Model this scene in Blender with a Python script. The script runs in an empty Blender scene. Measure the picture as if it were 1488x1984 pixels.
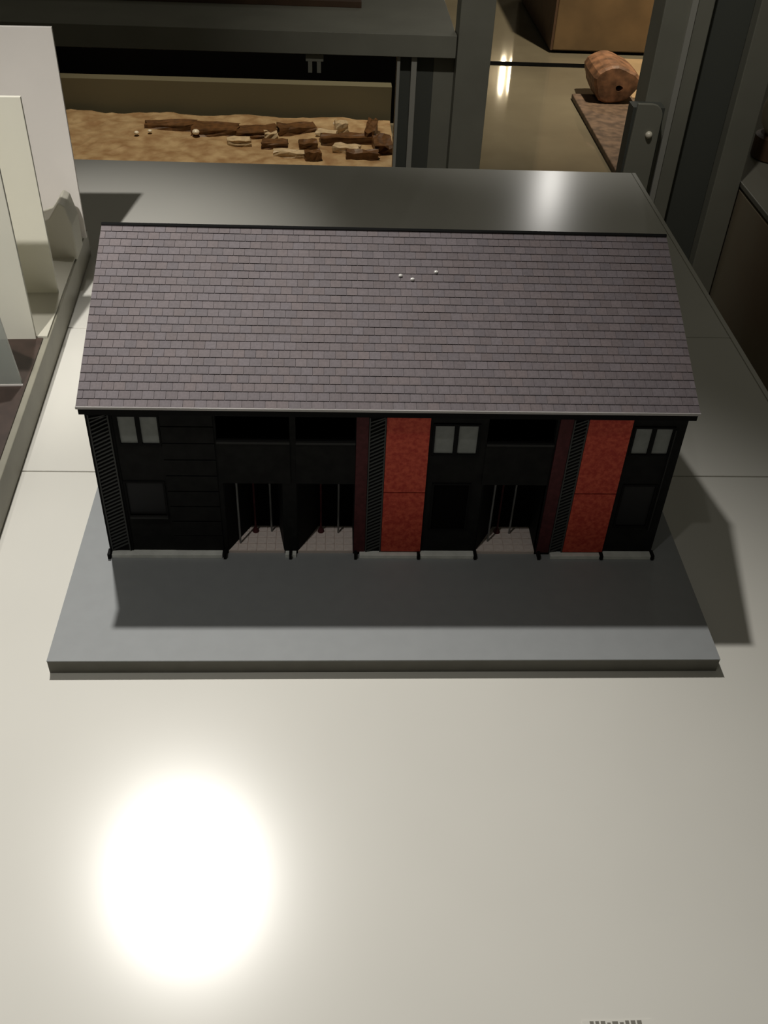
import bpy, bmesh, math, random
from mathutils import Vector, Matrix

random.seed(7)
S = bpy.context.scene
COL = S.collection

# ------------------------------------------------------------------ camera
cd = bpy.data.cameras.new('camera'); cam = bpy.data.objects.new('camera', cd); COL.objects.link(cam)
FW = Vector((0.05400324, 0.76064358, -0.64691962)); RT = Vector((0.99852611, -0.03762661, 0.03911336)); UP = Vector((-0.00540993, 0.64807838, 0.76155443))
M = Matrix.Identity(4)
for i in range(3):
    M[i][0] = RT[i]; M[i][1] = UP[i]; M[i][2] = -FW[i]
M[0][3], M[1][3], M[2][3] = -0.05282829, -0.57689274, 0.67960227
cam.matrix_world = M
cd.sensor_fit = 'VERTICAL'; cd.sensor_height = 36; cd.lens = 36 * 1896.9 / 1984; cd.clip_start = 0.01; cd.clip_end = 60
S.camera = cam

# ------------------------------------------------------------------ world, exposure
w = bpy.data.worlds.new('gallery_ambience'); S.world = w; w.use_nodes = True
w.node_tree.nodes['Background'].inputs[0].default_value = (1.0, 0.95, 0.76, 1)
w.node_tree.nodes['Background'].inputs[1].default_value = 0.051
S.view_settings.view_transform = 'Standard'; S.view_settings.look = 'None'
S.view_settings.gamma = 1; S.view_settings.exposure = 0; S.view_settings.use_curve_mapping = False

# ------------------------------------------------------------------ ceiling spots of the gallery, plus added fill spots
def spot(name, loc, aim, watt, half, blend, radius, col=(1, .965, .905)):
    l = bpy.data.lights.new(name, 'SPOT'); l.energy = watt; l.spot_size = math.radians(half * 2); l.spot_blend = blend
    l.shadow_soft_size = radius; l.color = col
    o = bpy.data.objects.new(name, l); COL.objects.link(o); o.location = loc
    o.rotation_euler = (Vector(aim) - Vector(loc)).to_track_quat('-Z', 'Y').to_euler()
    return o
spot('key_spot', (-.505, 1.08, 2.28), (-.39, -.42, 0), 195, 26.6, 1.0, .04)
spot('model_spot', (-.635, -.77, 2.28), (-.44, .74, 0), 190, 9, 1.0, .03)
spot('model_spot_spill', (-.635, -.77, 2.28), (-.52, .10, 0), 28, 22, 1.0, .03)  # second light added at the model spot as its broad spill
spot('far_spot', (1.63, 6.8, 2.28), (1.0, 4.0, -.8), 20, 40, .8, .035)
spot('relief_spot', (-.5, 2.95, 2.2), (-.5, 3.38, -.75), 190, 22, .8, .05, (1, .86, .66))
spot('aisle_fill_spot', (.05, .35, 2.3), (.55, 2.1, -.2), 72, 19, 1.0, .05)  # unseen lamp, added to brighten the metal posts and cabinet behind
spot('hall_fill_spot', (1.6, 3.6, 2.3), (1.3, 5.0, -.8), 430, 38, .9, .05, (1, .88, .68))  # unseen lamp, added as fill for the hall on the right

# ------------------------------------------------------------------ helpers
def mat(name, col, rough=.6, spec=.5, metal=0, noise=0, scale=20, col2=None, bump=0, attr=None):
    m = bpy.data.materials.new(name); m.use_nodes = True
    nt = m.node_tree; b = nt.nodes['Principled BSDF']
    b.inputs['Base Color'].default_value = (*col, 1); b.inputs['Roughness'].default_value = rough
    b.inputs['Specular IOR Level'].default_value = spec; b.inputs['Metallic'].default_value = metal
    src = None
    if noise or bump:
        tc = nt.nodes.new('ShaderNodeTexCoord'); n = nt.nodes.new('ShaderNodeTexNoise')
        n.inputs['Scale'].default_value = scale; n.inputs['Detail'].default_value = 4
        nt.links.new(tc.outputs['Object'], n.inputs['Vector'])
        if noise:
            mx = nt.nodes.new('ShaderNodeMix'); mx.data_type = 'RGBA'
            c2 = col2 or tuple(c * (1 - noise) for c in col)
            mx.inputs['A'].default_value = (*col, 1); mx.inputs['B'].default_value = (*c2, 1)
            r = nt.nodes.new('ShaderNodeMapRange'); r.inputs['From Min'].default_value = .35; r.inputs['From Max'].default_value = .65
            nt.links.new(n.outputs['Fac'], r.inputs['Value']); nt.links.new(r.outputs['Result'], mx.inputs['Factor'])
            nt.links.new(mx.outputs['Result'], b.inputs['Base Color']); src = mx.outputs['Result']
        if bump:
            bp = nt.nodes.new('ShaderNodeBump'); bp.inputs['Strength'].default_value = bump; bp.inputs['Distance'].default_value = .001
            nt.links.new(n.outputs['Fac'], bp.inputs['Height']); nt.links.new(bp.outputs['Normal'], b.inputs['Normal'])
    if attr:
        a = nt.nodes.new('ShaderNodeAttribute'); a.attribute_name = attr
        mu = nt.nodes.new('ShaderNodeMix'); mu.data_type = 'RGBA'; mu.blend_type = 'MULTIPLY'; mu.inputs['Factor'].default_value = 1
        if src: nt.links.new(src, mu.inputs['A'])
        else: mu.inputs['A'].default_value = (*col, 1)
        nt.links.new(a.outputs['Color'], mu.inputs['B']); nt.links.new(mu.outputs['Result'], b.inputs['Base Color'])
    return m

def emit(name, col, k):
    m = bpy.data.materials.new(name); m.use_nodes = True; b = m.node_tree.nodes['Principled BSDF']
    b.inputs['Base Color'].default_value = (*col, 1); b.inputs['Emission Color'].default_value = (*col, 1); b.inputs['Emission Strength'].default_value = k
    return m

def bx(bm, x0, x1, y0, y1, z0, z1):
    v = [bm.verts.new(p) for p in ((x0, y0, z0), (x1, y0, z0), (x1, y1, z0), (x0, y1, z0), (x0, y0, z1), (x1, y0, z1), (x1, y1, z1), (x0, y1, z1))]
    for f in ((3, 2, 1, 0), (4, 5, 6, 7), (0, 1, 5, 4), (1, 2, 6, 5), (2, 3, 7, 6), (3, 0, 4, 7)):
        bm.faces.new([v[i] for i in f])
    return v

def prism(bm, poly, axis, a, b):
    """extrude a 2-D polygon along an axis from a to b"""
    def P(u, v, t):
        return {'x': (t, u, v), 'y': (u, t, v), 'z': (u, v, t)}[axis]
    A = [bm.verts.new(P(u, v, a)) for u, v in poly]; B = [bm.verts.new(P(u, v, b)) for u, v in poly]
    n = len(poly)
    bm.faces.new(A); bm.faces.new(B[::-1])
    for i in range(n):
        bm.faces.new([A[i], B[i], B[(i + 1) % n], A[(i + 1) % n]])
    bmesh.ops.recalc_face_normals(bm, faces=bm.faces[:])

def bar(bm, p, q, w, t):
    """flat bar in an x-z plane at depth p.y from p to q"""
    p = Vector(p); q = Vector(q); d = (q - p).normalized(); n = Vector((-d.z, 0, d.x)) * w / 2
    c = [p + n, q + n, q - n, p - n]
    A = [bm.verts.new(v) for v in c]; B = [bm.verts.new(v + Vector((0, t, 0))) for v in c]
    bm.faces.new(A[::-1]); bm.faces.new(B)
    for i in range(4):
        bm.faces.new([A[i], A[(i + 1) % 4], B[(i + 1) % 4], B[i]])

def lathe(bm, prof, n=24, c=(0, 0, 0)):
    rings = []
    for r, z in prof:
        rings.append([bm.verts.new((c[0] + r * math.cos(2 * math.pi * k / n), c[1] + r * math.sin(2 * math.pi * k / n), c[2] + z)) for k in range(n)])
    for a, b in zip(rings, rings[1:]):
        for k in range(n):
            bm.faces.new([a[k], a[(k + 1) % n], b[(k + 1) % n], b[k]])
    bm.faces.new(rings[0][::-1]); bm.faces.new(rings[-1])

def obj(name, bm, m, parent=None, bevel=0, smooth=False):
    me = bpy.data.meshes.new(name)
    bmesh.ops.recalc_face_normals(bm, faces=bm.faces[:])
    bm.to_mesh(me); bm.free()
    me.materials.append(m)
    if smooth:
        for p in me.polygons: p.use_smooth = True
    o = bpy.data.objects.new(name, me); COL.objects.link(o)
    if parent: o.parent = parent
    if bevel:
        b = o.modifiers.new('bevel', 'BEVEL'); b.width = bevel; b.segments = 2; b.limit_method = 'ANGLE'
    return o

def box(name, dims, m, parent=None, bevel=0):
    bm = bmesh.new(); bx(bm, *dims); return obj(name, bm, m, parent, bevel)

def tag(o, label, cat, group=None, kind=None):
    o['label'] = label; o['category'] = cat
    if group: o['group'] = group
    if kind: o['kind'] = kind
    return o

def thing(name, label, cat, loc=(0, 0, 0), rz=0, group=None):
    o = bpy.data.objects.new(name, None); COL.objects.link(o); o.location = loc; o.rotation_euler = (0, 0, rz); o.empty_display_size = .05
    return tag(o, label, cat, group)

def struct(o, label=None):
    o['kind'] = 'structure'
    if label: o['label'] = label
    return o

# ------------------------------------------------------------------ materials
m_top = mat('plinth_lacquer', (.80, .785, .725), rough=.20, spec=.5, noise=.03, scale=6)
m_plinth = mat('plinth_side', (.62, .60, .54), rough=.5)
m_board = mat('grey_board', (.325, .34, .348), rough=.55, spec=.3, noise=.04, scale=60)
m_edge = mat('dark_board_edge', (.17, .165, .14), rough=.7, spec=.2, noise=.1, scale=40)
m_bar = mat('grey_bar', (.16, .16, .155), rough=.5)
m_black = mat('black_card', (.005, .005, .005), rough=.8, spec=.15)
m_dark = mat('charcoal_cladding', (.012, .012, .0115), rough=.75, spec=.12, noise=.35, scale=90)
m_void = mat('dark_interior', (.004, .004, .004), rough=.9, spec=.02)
m_sill = mat('grey_sill', (.022, .022, .021), rough=.6, spec=.2)
m_pane = mat('grey_pane', (.23, .243, .232), rough=.5, spec=.25, noise=.12, scale=150)
m_pane_dk = mat('smoked_pane', (.012, .012, .0125), rough=.5, spec=.2)
m_lat = mat('lattice_grey', (.06, .062, .06), rough=.7, spec=.2)
m_red = mat('red_brick_print', (.60, .10, .055), rough=.6, spec=.2, noise=.5, scale=260, col2=(.42, .045, .03))
m_red_dk = mat('maroon_card', (.085, .022, .024), rough=.7, spec=.2, noise=.3, scale=200)
m_tile_fl = mat('pink_paving', (.95, .83, .77), rough=.7, noise=.12, scale=190)
m_grout = mat('porch_grout', (.70, .60, .55), rough=.8)
m_kerb = mat('kerb_grey', (.86, .88, .83), rough=.7, noise=.15, scale=90)
m_roof = mat('slate_print', (.205, .172, .182), rough=.62, spec=.3, noise=.16, scale=420, attr='tint')
m_deck = mat('roof_deck', (.165, .144, .150), rough=.7, spec=.2)
m_eave = mat('eave_edge', (.40, .38, .37), rough=.6)
m_white = mat('white_card', (.80, .76, .72), rough=.6, spec=.2, noise=.04, scale=12)
m_cream = mat('cream_card', (.76, .74, .64), rough=.6, spec=.2, noise=.04, scale=12)
m_lboard = mat('taupe_board', (.30, .285, .225), rough=.5, noise=.12, scale=25)
m_lfloor = mat('white_model_floor', (.55, .53, .45), rough=.6)
m_brownfl = mat('dark_brown_floor', (.055, .032, .024), rough=.5, noise=.3, scale=60)
m_metal = mat('olive_grey_metal', (.27, .265, .215), rough=.45, spec=.4, noise=.12, scale=8)
m_metal2 = mat('pale_metal_edge', (.42, .41, .36), rough=.4, spec=.5)
m_post_dk = mat('black_panel', (.10, .105, .09), rough=.5, spec=.3)
m_brown = mat('brown_board', (.10, .055, .03), rough=.55, noise=.3, scale=15)
m_cab = mat('dark_brown_cabinet', (.36, .31, .22), rough=.22, spec=.5, noise=.3, scale=4, col2=(.34, .25, .17))
m_cabtop = mat('cabinet_top', (.22, .21, .17), rough=.35)
m_floor = mat('polished_floor', (.22, .19, .13), rough=.06, spec=.5, noise=.2, scale=2.2, col2=(.17, .145, .10))
m_wall = mat('gallery_wall', (.22, .20, .165), rough=.85)
m_kraft = mat('brown_crate', (.17, .105, .045), rough=.7, noise=.25, scale=6, col2=(.12, .075, .032))
m_wood = mat('rough_wood', (.33, .16, .08), rough=.6, noise=.55, scale=22, col2=(.12, .06, .03), bump=.5)
m_plank = mat('mottled_plank', (.20, .13, .085), rough=.55, noise=.5, scale=26, col2=(.09, .06, .04))
m_tan = mat('tan_relief', (.52, .38, .21), rough=.5, noise=.5, scale=17, col2=(.33, .20, .095), bump=.4)
m_tanmat = mat('tan_mat', (.50, .34, .18), rough=.7, noise=.2, scale=8)
m_pale = mat('pale_fragment', (.66, .52, .33), rough=.5, noise=.3, scale=40)
m_chunk = mat('burnt_brown', (.16, .075, .025), rough=.5, noise=.5, scale=40, bump=.4)
m_olive = mat('olive_panel', (.15, .138, .085), rough=.7)
m_glint = mat('glossy_glint', (.95, .88, .72), rough=.25, spec=1.0)
m_lamp = emit('lamp_glow', (1, .84, .58), 60)
m_ink = mat('dark_print', (.20, .19, .16), rough=.7)
m_roof_glint = mat('roof_glint', (.95, .93, .9), rough=.3)
m_glass = bpy.data.materials.new('acrylic_sheet'); m_glass.use_nodes = True
_b = m_glass.node_tree.nodes['Principled BSDF']; _b.inputs['Base Color'].default_value = (.45, .48, .44, 1); _b.inputs['Roughness'].default_value = .15
_b.inputs['Alpha'].default_value = .62

# ------------------------------------------------------------------ room
struct(box('floor', (-4.5, 5, -3, 9, -.9, -.8), m_floor), 'polished grey-brown gallery floor')
struct(box('wall_back', (-4.6, 5.1, 8.6, 8.8, -.8, 2.6), m_wall), 'dim back wall of the gallery')
struct(box('wall_left', (-4.7, -4.5, -3, 8.6, -.8, 2.6), m_wall), 'dim left wall of the gallery')
struct(box('wall_right', (5, 5.2, -3, 8.6, -.8, 2.6), m_wall), 'dim right wall of the gallery')
struct(box('trim_1', (.2, 2.2, 4.70, 4.76, -.8, -.797), m_void), 'dark joint strip across the floor')

# ------------------------------------------------------------------ display plinth
pl = thing('display_plinth', 'large white lacquered display plinth under the row house model, with panel joints', 'plinth', (-.345, .15, -.8))
def loc(o, root):
    # direct parts are modelled in world coordinates; a part then sits at identity, so its sub-parts need no inverse
    if o.parent is root: o.matrix_parent_inverse = Matrix.Translation(root.location).inverted()
    return o
PX0, PX1, PY0, PY1 = -1.2, .5095, -.9, 1.2
loc(box('body', (PX0 + .02, PX1 - .02, PY0 + .02, PY1 - .02, -.8, -.022), m_plinth, pl), pl)
for y0, y1 in ((PY0, .2877), (.2893, .6007), (.6023, PY1)):
    loc(box('top_panel', (PX0, PX1 - .008, y0, y1, -.022, 0), m_top, pl, .0008), pl)
loc(box('edge_strip', (PX1 - .0068, PX1, PY0, PY1, -.022, 0), m_top, pl, .0006), pl)

# ------------------------------------------------------------------ grey base board
T = .0162
bb = thing('base_board', 'flat grey base board with dark edges under the row house model', 'base board', (0, .3, 0))
loc(box('core', (-.3, .3, 0, .60, 0, T - .0012), m_edge, bb), bb)
loc(box('top_sheet', (-.3002, .3002, -.0002, .6002, T - .0012, T), m_board, bb), bb)

# ------------------------------------------------------------------ row house model
YF, XL, XR, ZE, YE, YR, ZR = .139, -.2705, .2715, .1985, .1236, .3117, .2785
YB = .462                                            # rear wall
house = thing('row_house_model', 'dark row house model with grey slate pitched roof and two red bays', 'model', (0, .3, T))
def H(o): return loc(o, house)
def hb(name, dims, m, parent=None, bevel=0):
    o = box(name, dims, m, parent or house, bevel)
    return H(o)

# front wall with real openings
holes = [(-.241, -.2065, .150, .1795), (.0405, .0795, .1415, .173), (.2235, .2575, .143, .172),      # upper windows
         (-.243, -.209, .066, .105),                                                          # lower left window
         (-.156, -.0905, .155, .1805), (-.085, -.031, .155, .1805), (.0885, .1505, .155, .1805),   # loggias
         (-.1535, -.0985, T, .105), (-.0855, -.0310, T, .105), (.0900, .1510, T, .105),           # porches
         (.044, .077, .05, .105), (.226, .256, .055, .105)]
def wall_holes(bm, x0, x1, z0, z1, y0, y1, hs):
    xs = sorted({x0, x1, *[h[0] for h in hs], *[h[1] for h in hs]})
    for a, b in zip(xs, xs[1:]):
        mid = (a + b) / 2
        cuts = sorted((h[2], h[3]) for h in hs if h[0] < mid < h[1])
        z = z0
        for c0, c1 in cuts:
            if c0 > z: bx(bm, a, b, y0, y1, z, c0)
            z = max(z, c1)
        if z < z1: bx(bm, a, b, y0, y1, z, z1)
bm = bmesh.new(); wall_holes(bm, XL + .002, XR - .002, T, ZE - .006, YF, YF + .006, holes); H(obj('front_wall', bm, m_dark, house))
hb('rear_wall', (XL + .002, XR - .002, YB - .006, YB, T, ZE - .006), m_dark)
# gable walls
RS = (ZR - ZE) / (YR - YE)
for xa, xb in ((XL + .002, XL + .006), (XR - .006, XR - .002)):
    bm = bmesh.new()
    top = [(YF + .006, T), (YB - .006, T), (YB - .006, ZE - .006 - .002), (YR, ZR - .006), (YF + .006, ZE - .006)]
    prism(bm, top, 'x', xa, xb); H(obj('gable_wall', bm, m_dark, house))
# interior backing so that the openings are dark rooms
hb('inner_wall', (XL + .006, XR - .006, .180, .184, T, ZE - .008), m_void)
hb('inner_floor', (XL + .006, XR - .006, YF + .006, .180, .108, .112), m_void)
# soffit / fascia under the eave
hb('fascia', (XL + .001, XR - .001, YE + .002, YE + .004, ZE - .0085, ZE - .0012), m_black)
hb('soffit', (XL + .001, XR - .001, YE + .004, YF, ZE - .0085, ZE - .0065), m_black)

# windows: frame > panes
def window(x0, x1, z0, z1, pm, n=2, m=.002, frame=m_black):
    bm = bmesh.new(); y0, y1 = YF - .0012, YF + .003
    bx(bm, x0 - m, x1 + m, y0, y1, z1, z1 + m); bx(bm, x0 - m, x1 + m, y0, y1, z0 - m, z0)
    bx(bm, x0 - m, x0, y0, y1, z0, z1); bx(bm, x1, x1 + m, y0, y1, z0, z1)
    wd = (x1 - x0) / n
    for k in range(1, n):
        bx(bm, x0 + wd * k - m, x0 + wd * k + m, y0, y1, z0, z1)
    f = H(obj('window', bm, frame, house))
    for k in range(n):
        a = x0 + wd * k + (m if k else 0); b = x0 + wd * (k + 1) - (m if k < n - 1 else 0)
        H(box('pane', (a, b, YF + .0004, YF + .0016, z0, z1), pm, f))
    return f
for h in holes[:3]: window(*h, m_pane)
window(*holes[3], m_pane_dk, 1)
hb('sill', (-.243, -.2075, YF - .004, YF, .0635, .066), m_sill)
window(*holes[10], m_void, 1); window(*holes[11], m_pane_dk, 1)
hb('glint_line', (.2592, .2602, YF - .003, YF - .001, .05, .172), m_sill)  # thin paler strip put in for the glint beside the window
for h in holes[4:7]:
    hb('balcony_rail', (h[0], h[1], YF - .003, YF, h[2] - .0028, h[2] - .0004), m_sill)
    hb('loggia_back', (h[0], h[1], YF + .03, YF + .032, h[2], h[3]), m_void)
hb('parapet_panel', (-.156, -.0905, YF - .0015, YF, .106, .151), m_dark)
hb('parapet_panel', (-.085, -.031, YF - .0015, YF, .106, .151), m_dark)
hb('parapet_panel', (.0885, .1505, YF - .0015, YF, .106, .151), m_dark)
# cladding boards on the plain stretches
for x0, x1 in ((-.205, -.158),):
    for k in range(9):
        z0 = T + .006 + k * .0185
        hb('cladding_board', (x0, x1, YF - .0012, YF, z0, z0 + .0172), m_dark)

# red bays: maroon edge, lattice strip, two red panels
def lattice(x0, x1, z0, z1, y):
    bm = bmesh.new(); wdt = x1 - x0
    n = int((z1 - z0) / .0042)
    for k in range(n):
        z = z0 + k * .0042
        zb = min(z + wdt * .55, z1)
        bar(bm, (x0, y, z), (x1, y, zb), .0013, .0012)
    for x in (x0, x1): bx(bm, x - .0006, x + .0006, y - .0004, y + .0012, z0, z1)
    o = H(obj('lattice', bm, m_lat, house)); o['kind'] = 'stuff'
hb('lattice_backing', (-.2685, -.2455, YF - .001, YF, T + .004, .184), m_black)
lattice(-.2655, -.2485, T + .006, .182, YF - .0024)
for x0, xa, xb, x1 in ((-.0305, -.0195, -.0035, .0355), (.1525, .1645, .1785, .2185)):
    hb('maroon_strip', (x0, xa, YF - .002, YF, T + .004, .183), m_red_dk)
    hb('lattice_backing', (xa, xb, YF - .001, YF, T + .004, .183), m_black)
    lattice(xa + .001, xb - .001, T + .005, .182, YF - .0024)
    hb('red_panel', (xb, x1, YF - .003, YF, .0978, .183), m_red)
    hb('red_panel', (xb, x1, YF - .003, YF, T + .006, .0966), m_red)

# porches: paved floor, black wedges shaped as the slanting floor shade, bars
porches = [(-.1535, -.0985, (-.1425, .150), (-.1285, .168), (-.1125, .168), 1, (((-.1525, YF + .001), (-.1330, .1765)), ((-.0990, YF + .001), (-.1055, .1765)))),
           (-.0855, -.0310, (-.0630, .168), (-.0455, .166), None, 0, (((-.0845, YF + .001), (-.0655, .1765)),)),
           (.0900, .1510, (.1055, .154), (.1165, .168), (.129, .166), 1, (((.0915, YF + .001), (.1135, .1765)),))]
for x0, x1, b0, b1, b2, redk, splay in porches:
    y0, y1 = YF + .0005, .1765
    fl = hb('porch_floor', (x0, x1, y0, y1, T, T + .0030), m_grout)
    rows, cols = 4, 6
    cw, rh = (x1 - x0) / cols, (y1 - y0) / rows; g = .0003
    me = None
    for r in range(rows):
        for k in range(cols):
            if me is None:
                t = bmesh.new(); bx(t, g, cw - g, g, rh - g, 0, .0008); o = obj('paving_stone', t, m_tile_fl, fl); me = o.data
            else:
                o = bpy.data.objects.new('paving_stone', me); COL.objects.link(o); o.parent = fl
            o.location = (x0 + k * cw, y0 + r * rh, T + .003)
    for xa, xb in ((x0 - .002, x0), (x1, x1 + .002)):
        hb('porch_wall', (xa, xb, YF + .0005, .180, T, .1045), m_black)
    for p, q in splay:
        t = bmesh.new(); e = .002 if q[0] < p[0] else -.002
        prism(t, [p, q, (q[0] + e, y1), (x0 if e < 0 else x1, y1), (x0 if e < 0 else x1, y0)], 'z', T + .0038, .1045); H(obj('shade_wedge', t, m_black, house))
    for k, bp in enumerate((b0, b1, b2)):
        if bp is None: continue
        red = k == redk
        bm = bmesh.new(); lathe(bm, [(.0010, T + .0038), (.0010, .1075)], 8, (bp[0], bp[1], 0)); br_ = H(obj('bar', bm, m_red_dk if red else m_bar, house))
        if red:
            bm = bmesh.new(); lathe(bm, [(.0035, 0), (.0030, .002), (.0012, .006)], 10, (bp[0], bp[1], T + .0038)); H(obj('bar_foot', bm, m_red_dk, br_))

# kerb stones in front of the wall and dark feet between them
for x0, x1 in ((-.266, -.159), (-.0245, .0325), (.0355, .089), (.166, .216), (.2195, .268)):
    hb('kerb', (x0, x1, YF - .0075, YF, T, T + .0045), m_kerb, None, .0004)
for x0, x1 in ((-.0975, -.087),):
    hb('kerb', (x0, x1, YF - .006, YF, T, T + .0035), m_kerb)
for x in (-.1565, -.0925, -.0285, .034, .0905, .1545, .2178, .2697, -.2685):
    hb('wall_foot', (x - .0013, x + .0013, YF - .009, YF, T, T + .006), m_black)

# roof: deck > tiles, ridge cap, eave edge
DX = Vector((1, 0, 0))
def slope_frame(y0, z0, y1, z1):
    o = Vector((0, y0, z0)); d = Vector((0, y1 - y0, z1 - z0)); L = d.length; d.normalize(); n = DX.cross(d)
    if n.z < 0: n = -n
    return o, d, n, L
bm = bmesh.new()
YEB = 2 * YR - YE - .035; ZEB = ZE
prism(bm, [(YE, ZE), (YR, ZR), (YEB, ZEB), (YEB - .001, ZEB - .0025), (YR, ZR - .0032), (YE + .001, ZE - .0025)], 'x', XL, XR)
roof = H(obj('roof', bm, m_deck, house))
ROWS, COLS = 23, 54
TW = (XR - XL) / COLS
def tile_mesh(bm, o, d, n, u0, u1, s0, s1, tint, lay):
    lo, hi = .0008, .0003
    P = lambda u, s, h: o + DX * u + d * s + n * h
    v = [bm.verts.new(p) for p in (P(u0, s0, lo), P(u1, s0, lo), P(u1, s1, hi), P(u0, s1, hi), P(u0, s0, 0), P(u1, s0, 0), P(u1, s1, 0), P(u0, s1, 0))]
    for f in ((0, 1, 2, 3), (4, 5, 1, 0), (1, 5, 6, 2), (4, 0, 3, 7), (3, 2, 6, 7)):
        fc = bm.faces.new([v[i] for i in f])
        for l in fc.loops: l[lay] = tint
def rtint():
    g = random.uniform(.90, 1.09); r = random.uniform(-.03, .03)
    return (g * (1 + r), g, g * (1 - r), 1)
O, Dv, N, L = slope_frame(YE, ZE, YR, ZR)
RH = L / ROWS
# eight shared tile meshes, at the origin of the slope frame
def build_tile(wd):
    b = bmesh.new(); lay = b.loops.layers.float_color.new('tint')
    tile_mesh(b, Vector((0, 0, 0)), Dv, N, .0002, wd - .0002, .0001, RH - .0001, rtint(), lay)
    bmesh.ops.recalc_face_normals(b, faces=b.faces[:])
    me = bpy.data.meshes.new('tile'); b.to_mesh(me); b.free(); me.materials.append(m_roof); return me
full = [build_tile(TW) for _ in range(10)]; half = [build_tile(TW / 2) for _ in range(3)]
bmr = bmesh.new(); lay = bmr.loops.layers.float_color.new('tint')
count = 0
for r in range(ROWS):
    xs = [XL + k * TW for k in range(COLS + 1)] if r % 2 == 0 else [XL] + [XL + (k + .5) * TW for k in range(COLS)] + [XR]
    for a, b in zip(xs, xs[1:]):
        if r < 5:
            o = bpy.data.objects.new('tile', random.choice(full if b - a > TW * .8 else half)); COL.objects.link(o)
            o.location = O + DX * a + Dv * (r * RH); o.parent = roof
        else:
            tile_mesh(bmr, O, Dv, N, a + .0002, b - .0002, r * RH + .0001, (r + 1) * RH - .0001, rtint(), lay)
O2, D2, N2, L2 = slope_frame(YEB, ZEB, YR, ZR); RH2 = L2 / 18
for r in range(18):
    for k in range(COLS):
        tile_mesh(bmr, O2, D2, N2, XL + k * TW + .0003, XL + (k + 1) * TW - .0003, r * RH2 + .0002, (r + 1) * RH2, rtint(), lay)
ts = H(obj('upper_tiles', bmr, m_roof, roof)); ts['kind'] = 'stuff'
bm = bmesh.new(); prism(bm, [(YR - .0022, ZR + .0006), (YR, ZR + .0018), (YR + .0022, ZR + .0012), (YR + .0022, ZR - .001), (YR, ZR - .001)], 'x', XL, XR); H(obj('ridge_cap', bm, m_black, roof))
H(box('eave_edge', (XL, XR, YE - .0008, YE + .0010, ZE - .0012, ZE + .0010), m_eave, roof))
for x, y, z in ((.0107, .2599, .2564), (.0217, .2562, .2548), (.0443, .2646, .2584)):  # small white beads standing in for glints on the slates
    bm = bmesh.new(); lathe(bm, [(.0022, 0), (.0018, .0012), (.0006, .0018)], 10, (x, y, z + .0006)); H(obj('roof_glint', bm, m_roof_glint, roof))
bpy.context.view_layer.update()

# ------------------------------------------------------------------ white model on a board at the left
ANG = math.radians(2.5)
lb = tag(box('model_board', (-.52, 0, -.45, .64, 0, .04), m_lboard, None, .001), 'long taupe board carrying the white panel model', 'board')
lb.location = (-.3895, .18, 0); lb.rotation_euler = (0, 0, ANG)
wm = thing('white_panel_model', 'white card model of upright parallel wall panels on the taupe board', 'model', (-.3895, .18, .04), ANG)
def wl(x, y):
    dx, dy = x + .3895, y - .18; c, s = math.cos(-ANG), math.sin(-ANG)
    return dx * c - dy * s, dx * s + dy * c
for x, y, zt, m, th in ((-.4125, .79, .326, m_white, .005), (-.4165, .618, .294, m_cream, .005), (-.4185, .50, .292, m_cream, .005)):
    lx, ly = wl(x, y)
    bm = bmesh.new(); bx(bm, lx - .45, lx, ly, ly + th, 0, zt - .04); obj('wall_panel', bm, m, wm, .0006)
lx, ly = wl(-.43, .74)
bm = bmesh.new(); prism(bm, [(lx - .03, 0), (lx + .018, 0), (lx + .018, .050), (lx + .012, .078), (lx + .004, .083), (lx - .012, .060), (lx - .03, .052)], 'y', ly - .02, ly + .028); obj('folded_block', bm, m_lfloor, wm, .002)
lx, ly = wl(-.41, .505)
bm = bmesh.new(); bx(bm, lx - .45, lx + .004, ly, ly + .30, .0, .003); obj('floor_sheet', bm, m_lfloor, wm)
bm = bmesh.new(); bx(bm, lx - .45, lx - .001, ly - .46, ly - .002, .0, .002); obj('floor_sheet', bm, m_brownfl, wm)
lx, ly = wl(-.41, .395)
bm = bmesh.new(); prism(bm, [(lx - .40, .002), (lx, .002), (lx - .009, .10), (lx - .06, .16), (lx - .40, .16)], 'y', ly, ly + .004); ac = obj('acrylic_sheet', bm, m_glass, wm)
bm = bmesh.new(); bx(bm, lx - .40, lx + .001, ly - .001, ly, .002, .0042); obj('bright_edge', bm, m_white, ac)

# ------------------------------------------------------------------ caption at the front edge
cp = thing('caption_label', 'thin caption strip with dark lettering at the front of the plinth', 'label', (.141, -.312, 0))
box('backing_film', (-.024, .024, -.010, .0085, 0, .0004), m_top, cp)
random.seed(3)
x = -.019
while x < .017:
    wd = random.uniform(.0022, .004)
    box('letter', (x, x + wd, -.004, random.choice((.0068, .0074, .0078)), .0004, .0006), m_ink, cp); x += wd + .0012

# ------------------------------------------------------------------ grey metal display table behind
tb = thing('metal_display_table', 'dark grey metal display table with tall corner post behind the plinth', 'table', (-.9, 2.3, -.8))
def tp(name, dims, m, bevel=.001): return loc(box(name, dims, m, tb, bevel), tb)
tp('table_top', (-2.2, .25, 2.03, 2.75, -.012, .020), m_metal)
tp('apron', (-2.2, .25, 2.0, 2.03, -.030, .022), m_metal)
tp('corner_post', (.252, .336, 1.985, 2.07, -.8, 1.5), m_metal)
tp('corner_post', (-2.3, -2.2, 1.985, 2.07, -.8, 1.5), m_metal)
tp('leg_strip', (.106, .114, 2.01, 2.05, -.8, -.031), m_metal2)
tp('leg_panel', (.114, .142, 2.03, 2.05, -.8, -.031), m_post_dk)
tp('leg_strip', (.142, .156, 2.01, 2.05, -.8, -.031), m_metal2)
tp('leg_panel', (.156, .200, 2.03, 2.05, -.8, -.031), m_post_dk)
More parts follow.
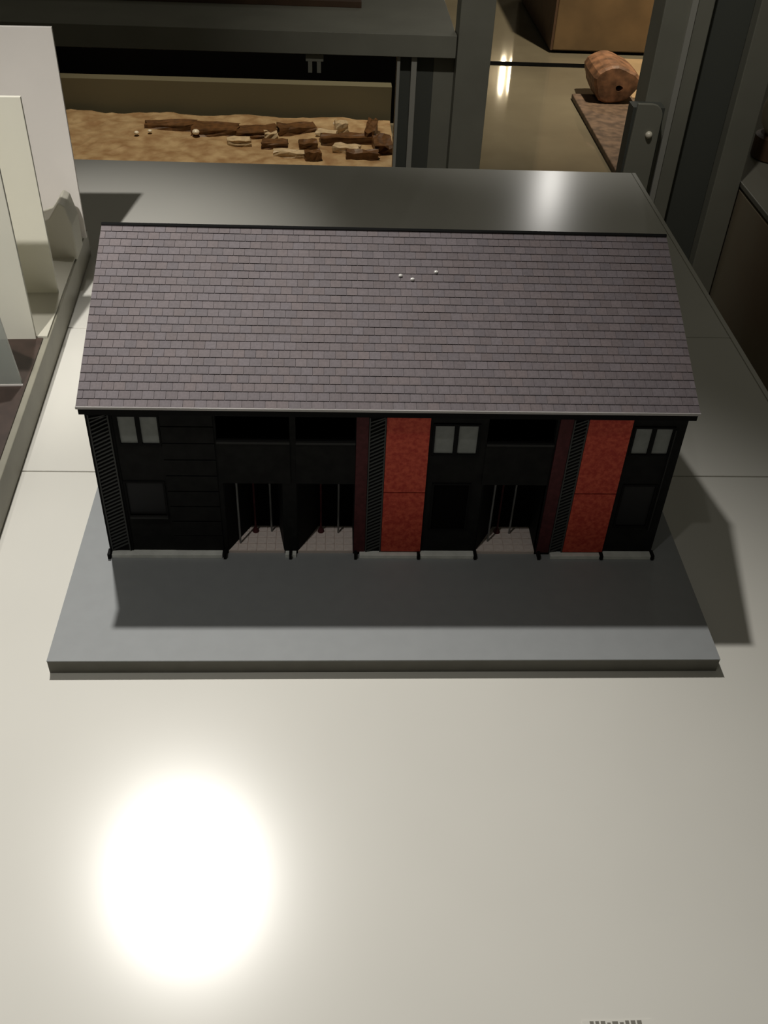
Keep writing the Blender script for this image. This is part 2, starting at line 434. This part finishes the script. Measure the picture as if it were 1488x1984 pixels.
tp('leg_panel', (.200, .252, 2.03, 2.05, -.8, -.031), m_metal)
bk = tp('bracket', (-.122, -.078, 2.01, 2.02, -.050, -.030), m_metal)
for a, b in ((-.116, -.106), (-.094, -.084)):
    loc(box('bracket_tab', (a, b, 2.008, 2.018, -.076, -.050), m_metal, bk), tb)
tag(box('brown_plank', (-1.9, .02, 2.245, 2.5, .020, .036), m_brown, None, .001), 'flat dark brown plank lying on the metal display table', 'plank')

# ------------------------------------------------------------------ low lit relief under that table
rp = thing('relief_platform', 'low tan relief platform with brown fragments, lit beneath the metal table', 'platform', (-.45, 3.3, -.8))
loc(box('platform_base', (-1.5, .185, 2.7, 3.62, -.8, -.73), m_tan, rp), rp)
bm = bmesh.new(); nx, ny = 60, 30
g = [[bm.verts.new((-1.5 + 1.685 * i / nx, 2.7 + .92 * j / ny, -.725 + .007 * math.sin(i * .5 + j * .35) * math.sin(j * .6) + random.uniform(-.003, .003))) for j in range(ny + 1)] for i in range(nx + 1)]
for i in range(nx):
    for j in range(ny): bm.faces.new([g[i][j], g[i + 1][j], g[i + 1][j + 1], g[i][j + 1]])
loc(obj('relief_ground', bm, m_tan, rp), rp)
random.seed(11)
def fragment(x, y, w, d, h, m=m_chunk):
    bm = bmesh.new(); v = bx(bm, -w / 2, w / 2, -d / 2, d / 2, 0, h)
    bmesh.ops.subdivide_edges(bm, edges=bm.edges[:], cuts=3, use_grid_fill=True)
    for q in bm.verts: q.co += Vector([random.uniform(-1, 1) * k for k in (w * .04, d * .07, h * .12)])
    o = obj('fragment', bm, m, rp); loc(o, rp); o.location = (x, y, -.735); o.rotation_euler = (0, 0, random.uniform(-.25, .25))
for x, y, w_, d_, h_ in ((-.70, 3.46, .20, .07, .03), (-.52, 3.42, .18, .10, .035), (-.36, 3.40, .16, .09, .035), (-.20, 3.45, .15, .07, .035), (.02, 3.34, .24, .05, .04),
                         (.10, 3.40, .04, .14, .06), (.14, 3.27, .07, .12, .05), (-.28, 3.28, .10, .05, .03), (-.15, 3.26, .07, .05, .04), (-.13, 3.16, .06, .04, .04), (.06, 3.17, .12, .04, .04),):
    fragment(x, y, w_, d_, h_)
for x, y, w_, d_, h_ in ((-.42, 3.30, .09, .05, .03), (-.30, 3.36, .05, .05, .035), (-.02, 3.46, .05, .05, .05), (-.22, 3.18, .12, .04, .03), (.0, 3.25, .10, .05, .03), (-.08, 3.40, .08, .05, .03)):
    fragment(x, y, w_, d_, h_, m_pale)
for x, y, r in ((-.823, 3.346, .010), (-.775, 3.37, .009), (-.594, 3.363, .015), (-.04, 3.5, .014)):  # pale glossy beads added as the bright glints on the relief
    bm = bmesh.new(); bmesh.ops.create_icosphere(bm, subdivisions=2, radius=r)
    for q in bm.verts: q.co.z *= .7
    o = obj('glint_bead', bm, m_glint, rp, 0, True); loc(o, rp); o.location = (x, y, -.716 + r * .6)
tag(box('olive_panel', (-2.2, .19, 3.66, 3.72, -.8, -.607), m_olive), 'low olive-brown panel standing behind the tan relief platform', 'panel')
tag(box('black_shade_screen', (-2.4, .30, 3.80, 3.84, -.8, .0), m_void), 'black screen added as the shade under the metal display table', 'screen')  # black sheet put in place of the deep shade beneath the table

# ------------------------------------------------------------------ hall floor objects on the right
cr = thing('brown_crate', 'large brown crate standing on the polished floor between the posts', 'crate', (1.5, 5.3, -.8))
def cp_(name, dims, m, bevel=0): return loc(box(name, dims, m, cr, bevel), cr)
cp_('crate_body', (1.11, 1.95, 4.945, 6.1, -.785, -.1), m_kraft, .006)
cp_('crate_side', (1.098, 1.11, 4.95, 6.1, -.785, -.1), m_brown)
cp_('crate_foot', (1.14, 1.55, 4.955, 6.0, -.8, -.785), m_void)
tag(box('tan_mat', (1.33, 2.2, 4.22, 4.86, -.8, -.792), m_tanmat), 'tan mat on the floor between the log and the brown crate', 'mat')
tag(box('mottled_plank', (1.075, 1.36, 3.25, 4.2, -.8, -.775), m_plank, None, .004), 'mottled brown plank lying on the floor beneath the log', 'plank')
lg = thing('wooden_log', 'short reddish wooden log end with dark hollow on the mottled plank', 'log', (1.24, 4.12, -.775))
bm = bmesh.new(); n = 20; prof = []
for k in range(n):
    a = 2 * math.pi * k / n; r = .098 * (1 + .07 * math.sin(3 * a + 1) + .04 * math.sin(5 * a)); prof.append((r * math.cos(a) * 1.12, .085 + r * math.sin(a) * .86))
rings = []
for y, s in ((-.062, .86), (-.052, .97), (.10, 1.0), (.2, .93)):
    rings.append([bm.verts.new((u * s, y, max(0, .085 + (v - .085) * s))) for u, v in prof])
inner = [bm.verts.new((u * .15 + .015, -.066, .072 + (v - .085) * .15)) for u, v in prof]; deep = [bm.verts.new((u * .14 + .015, .0, .072 + (v - .085) * .14)) for u, v in prof]
for A, B in ((deep, inner), (inner, rings[0]), (rings[0], rings[1]), (rings[1], rings[2]), (rings[2], rings[3])):
    for k in range(n): bm.faces.new([A[k], A[(k + 1) % n], B[(k + 1) % n], B[k]])
bm.faces.new(rings[3]); bm.faces.new(deep)
obj('log_body', bm, m_wood, lg)
bm = bmesh.new(); bmesh.ops.create_circle(bm, cap_ends=True, segments=16, radius=.02)
bmesh.ops.rotate(bm, verts=bm.verts[:], matrix=Matrix.Rotation(math.pi / 2, 3, 'X'))
ho = obj('hollow', bm, m_void, lg); ho.location = (.015, -.004, .072)

# two tube lamps and two globe lamps on the far wall, mirrored in the floor
for i, x in enumerate((1.45, 1.53)):
    t = thing('tube_lamp', 'slim vertical tube lamp on the far wall, %s of the pair' % ('left' if i == 0 else 'right'), 'lamp', (x, 8.58, .22), 0, 'tube lamps')
    box('back_plate', (-.025, .025, 0, .02, 0, .30), m_metal, t); bm = bmesh.new(); lathe(bm, [(.012, .02), (.014, .03), (.014, .27), (.012, .28)], 12, (0, -.02, 0)); obj('tube', bm, m_lamp, t)
for i, x in enumerate((2.31, 2.45)):
    t = thing('globe_lamp', 'small globe lamp on the far wall, %s of the pair' % ('left' if i == 0 else 'right'), 'lamp', (x, 8.58, 1.02), 0, 'globe lamps')
    box('back_plate', (-.03, .03, 0, .02, 0, .1), m_metal, t); bm = bmesh.new(); bmesh.ops.create_icosphere(bm, subdivisions=3, radius=.045); o = obj('globe', bm, m_lamp, t, 0, True); o.location = (0, -.05, .05)

# ------------------------------------------------------------------ tall frame at the right
fr = thing('tall_metal_frame', 'tall olive-grey metal frame with black infill beside the plinth', 'frame', (.72, 1.53, -.8))
def fp(name, dims, m, bevel=.002): return loc(box(name, dims, m, fr, bevel), fr)
up1 = fp('upright', (.594, .692, 1.50, 1.58, -.8, 1.5), m_metal)
loc(box('ridge_strip', (.645, .657, 1.494, 1.50, -.8, 1.5), m_metal2, up1), fr)
fp('infill_panel', (.692, .784, 1.53, 1.55, -.8, 1.5), m_post_dk)
fp('upright', (.784, .842, 1.50, 1.58, -.8, 1.5), m_metal)
bm = bmesh.new(); R_ = .025; x1, zt = .621, .045
poly = [(.556, -.40), (x1, -.40)] + [(x1 - R_ + R_ * math.cos(a), zt - R_ + R_ * math.sin(a)) for a in [math.pi / 2 * k / 6 for k in range(7)]] + [(.566, zt)]
prism(bm, poly, 'y', 1.452, 1.46); pt = loc(obj('rounded_plate', bm, m_metal, fr, .0015), fr)
loc(box('plate_shadow_gap', (.560, .626, 1.462, 1.50, -.40, .035), m_post_dk, fr), fr)
bm = bmesh.new(); bmesh.ops.create_uvsphere(bm, u_segments=12, v_segments=8, radius=.0075); sc = obj('screw', bm, m_glint, pt, 0, True)
sc.location = (.600, 1.451, -.016)

# ------------------------------------------------------------------ dark cabinet at the right edge
cb = thing('dark_cabinet', 'glossy dark brown cabinet with pale top at the right edge', 'cabinet', (1.1, 1.2, -.8))
def cbp(name, dims, m, bevel=.002): return loc(box(name, dims, m, cb, bevel), cb)
cbp('cabinet_body', (.848, 1.5, .2, 2.3, -.8, -.150), m_cab)
cbp('shadow_gap', (.856, 1.49, .21, 2.29, -.150, -.144), m_void, 0)
cbp('cabinet_top', (.846, 1.5, .2, 2.3, -.144, -.132), m_cabtop)
vs = thing('cream_vase', 'cream vase on a brown stand at the right edge of the picture', 'vase', (.968, 1.66, -.132))
bm = bmesh.new(); lathe(bm, [(.045, 0), (.05, .004), (.05, .05), (.04, .054)], 24); obj('stand', bm, m_brown, vs)
bm = bmesh.new(); lathe(bm, [(.030, .054), (.044, .075), (.05, .105), (.044, .14), (.024, .165), (.03, .185), (.026, .183)], 24); obj('vase_body', bm, m_cream, vs, 0, True)
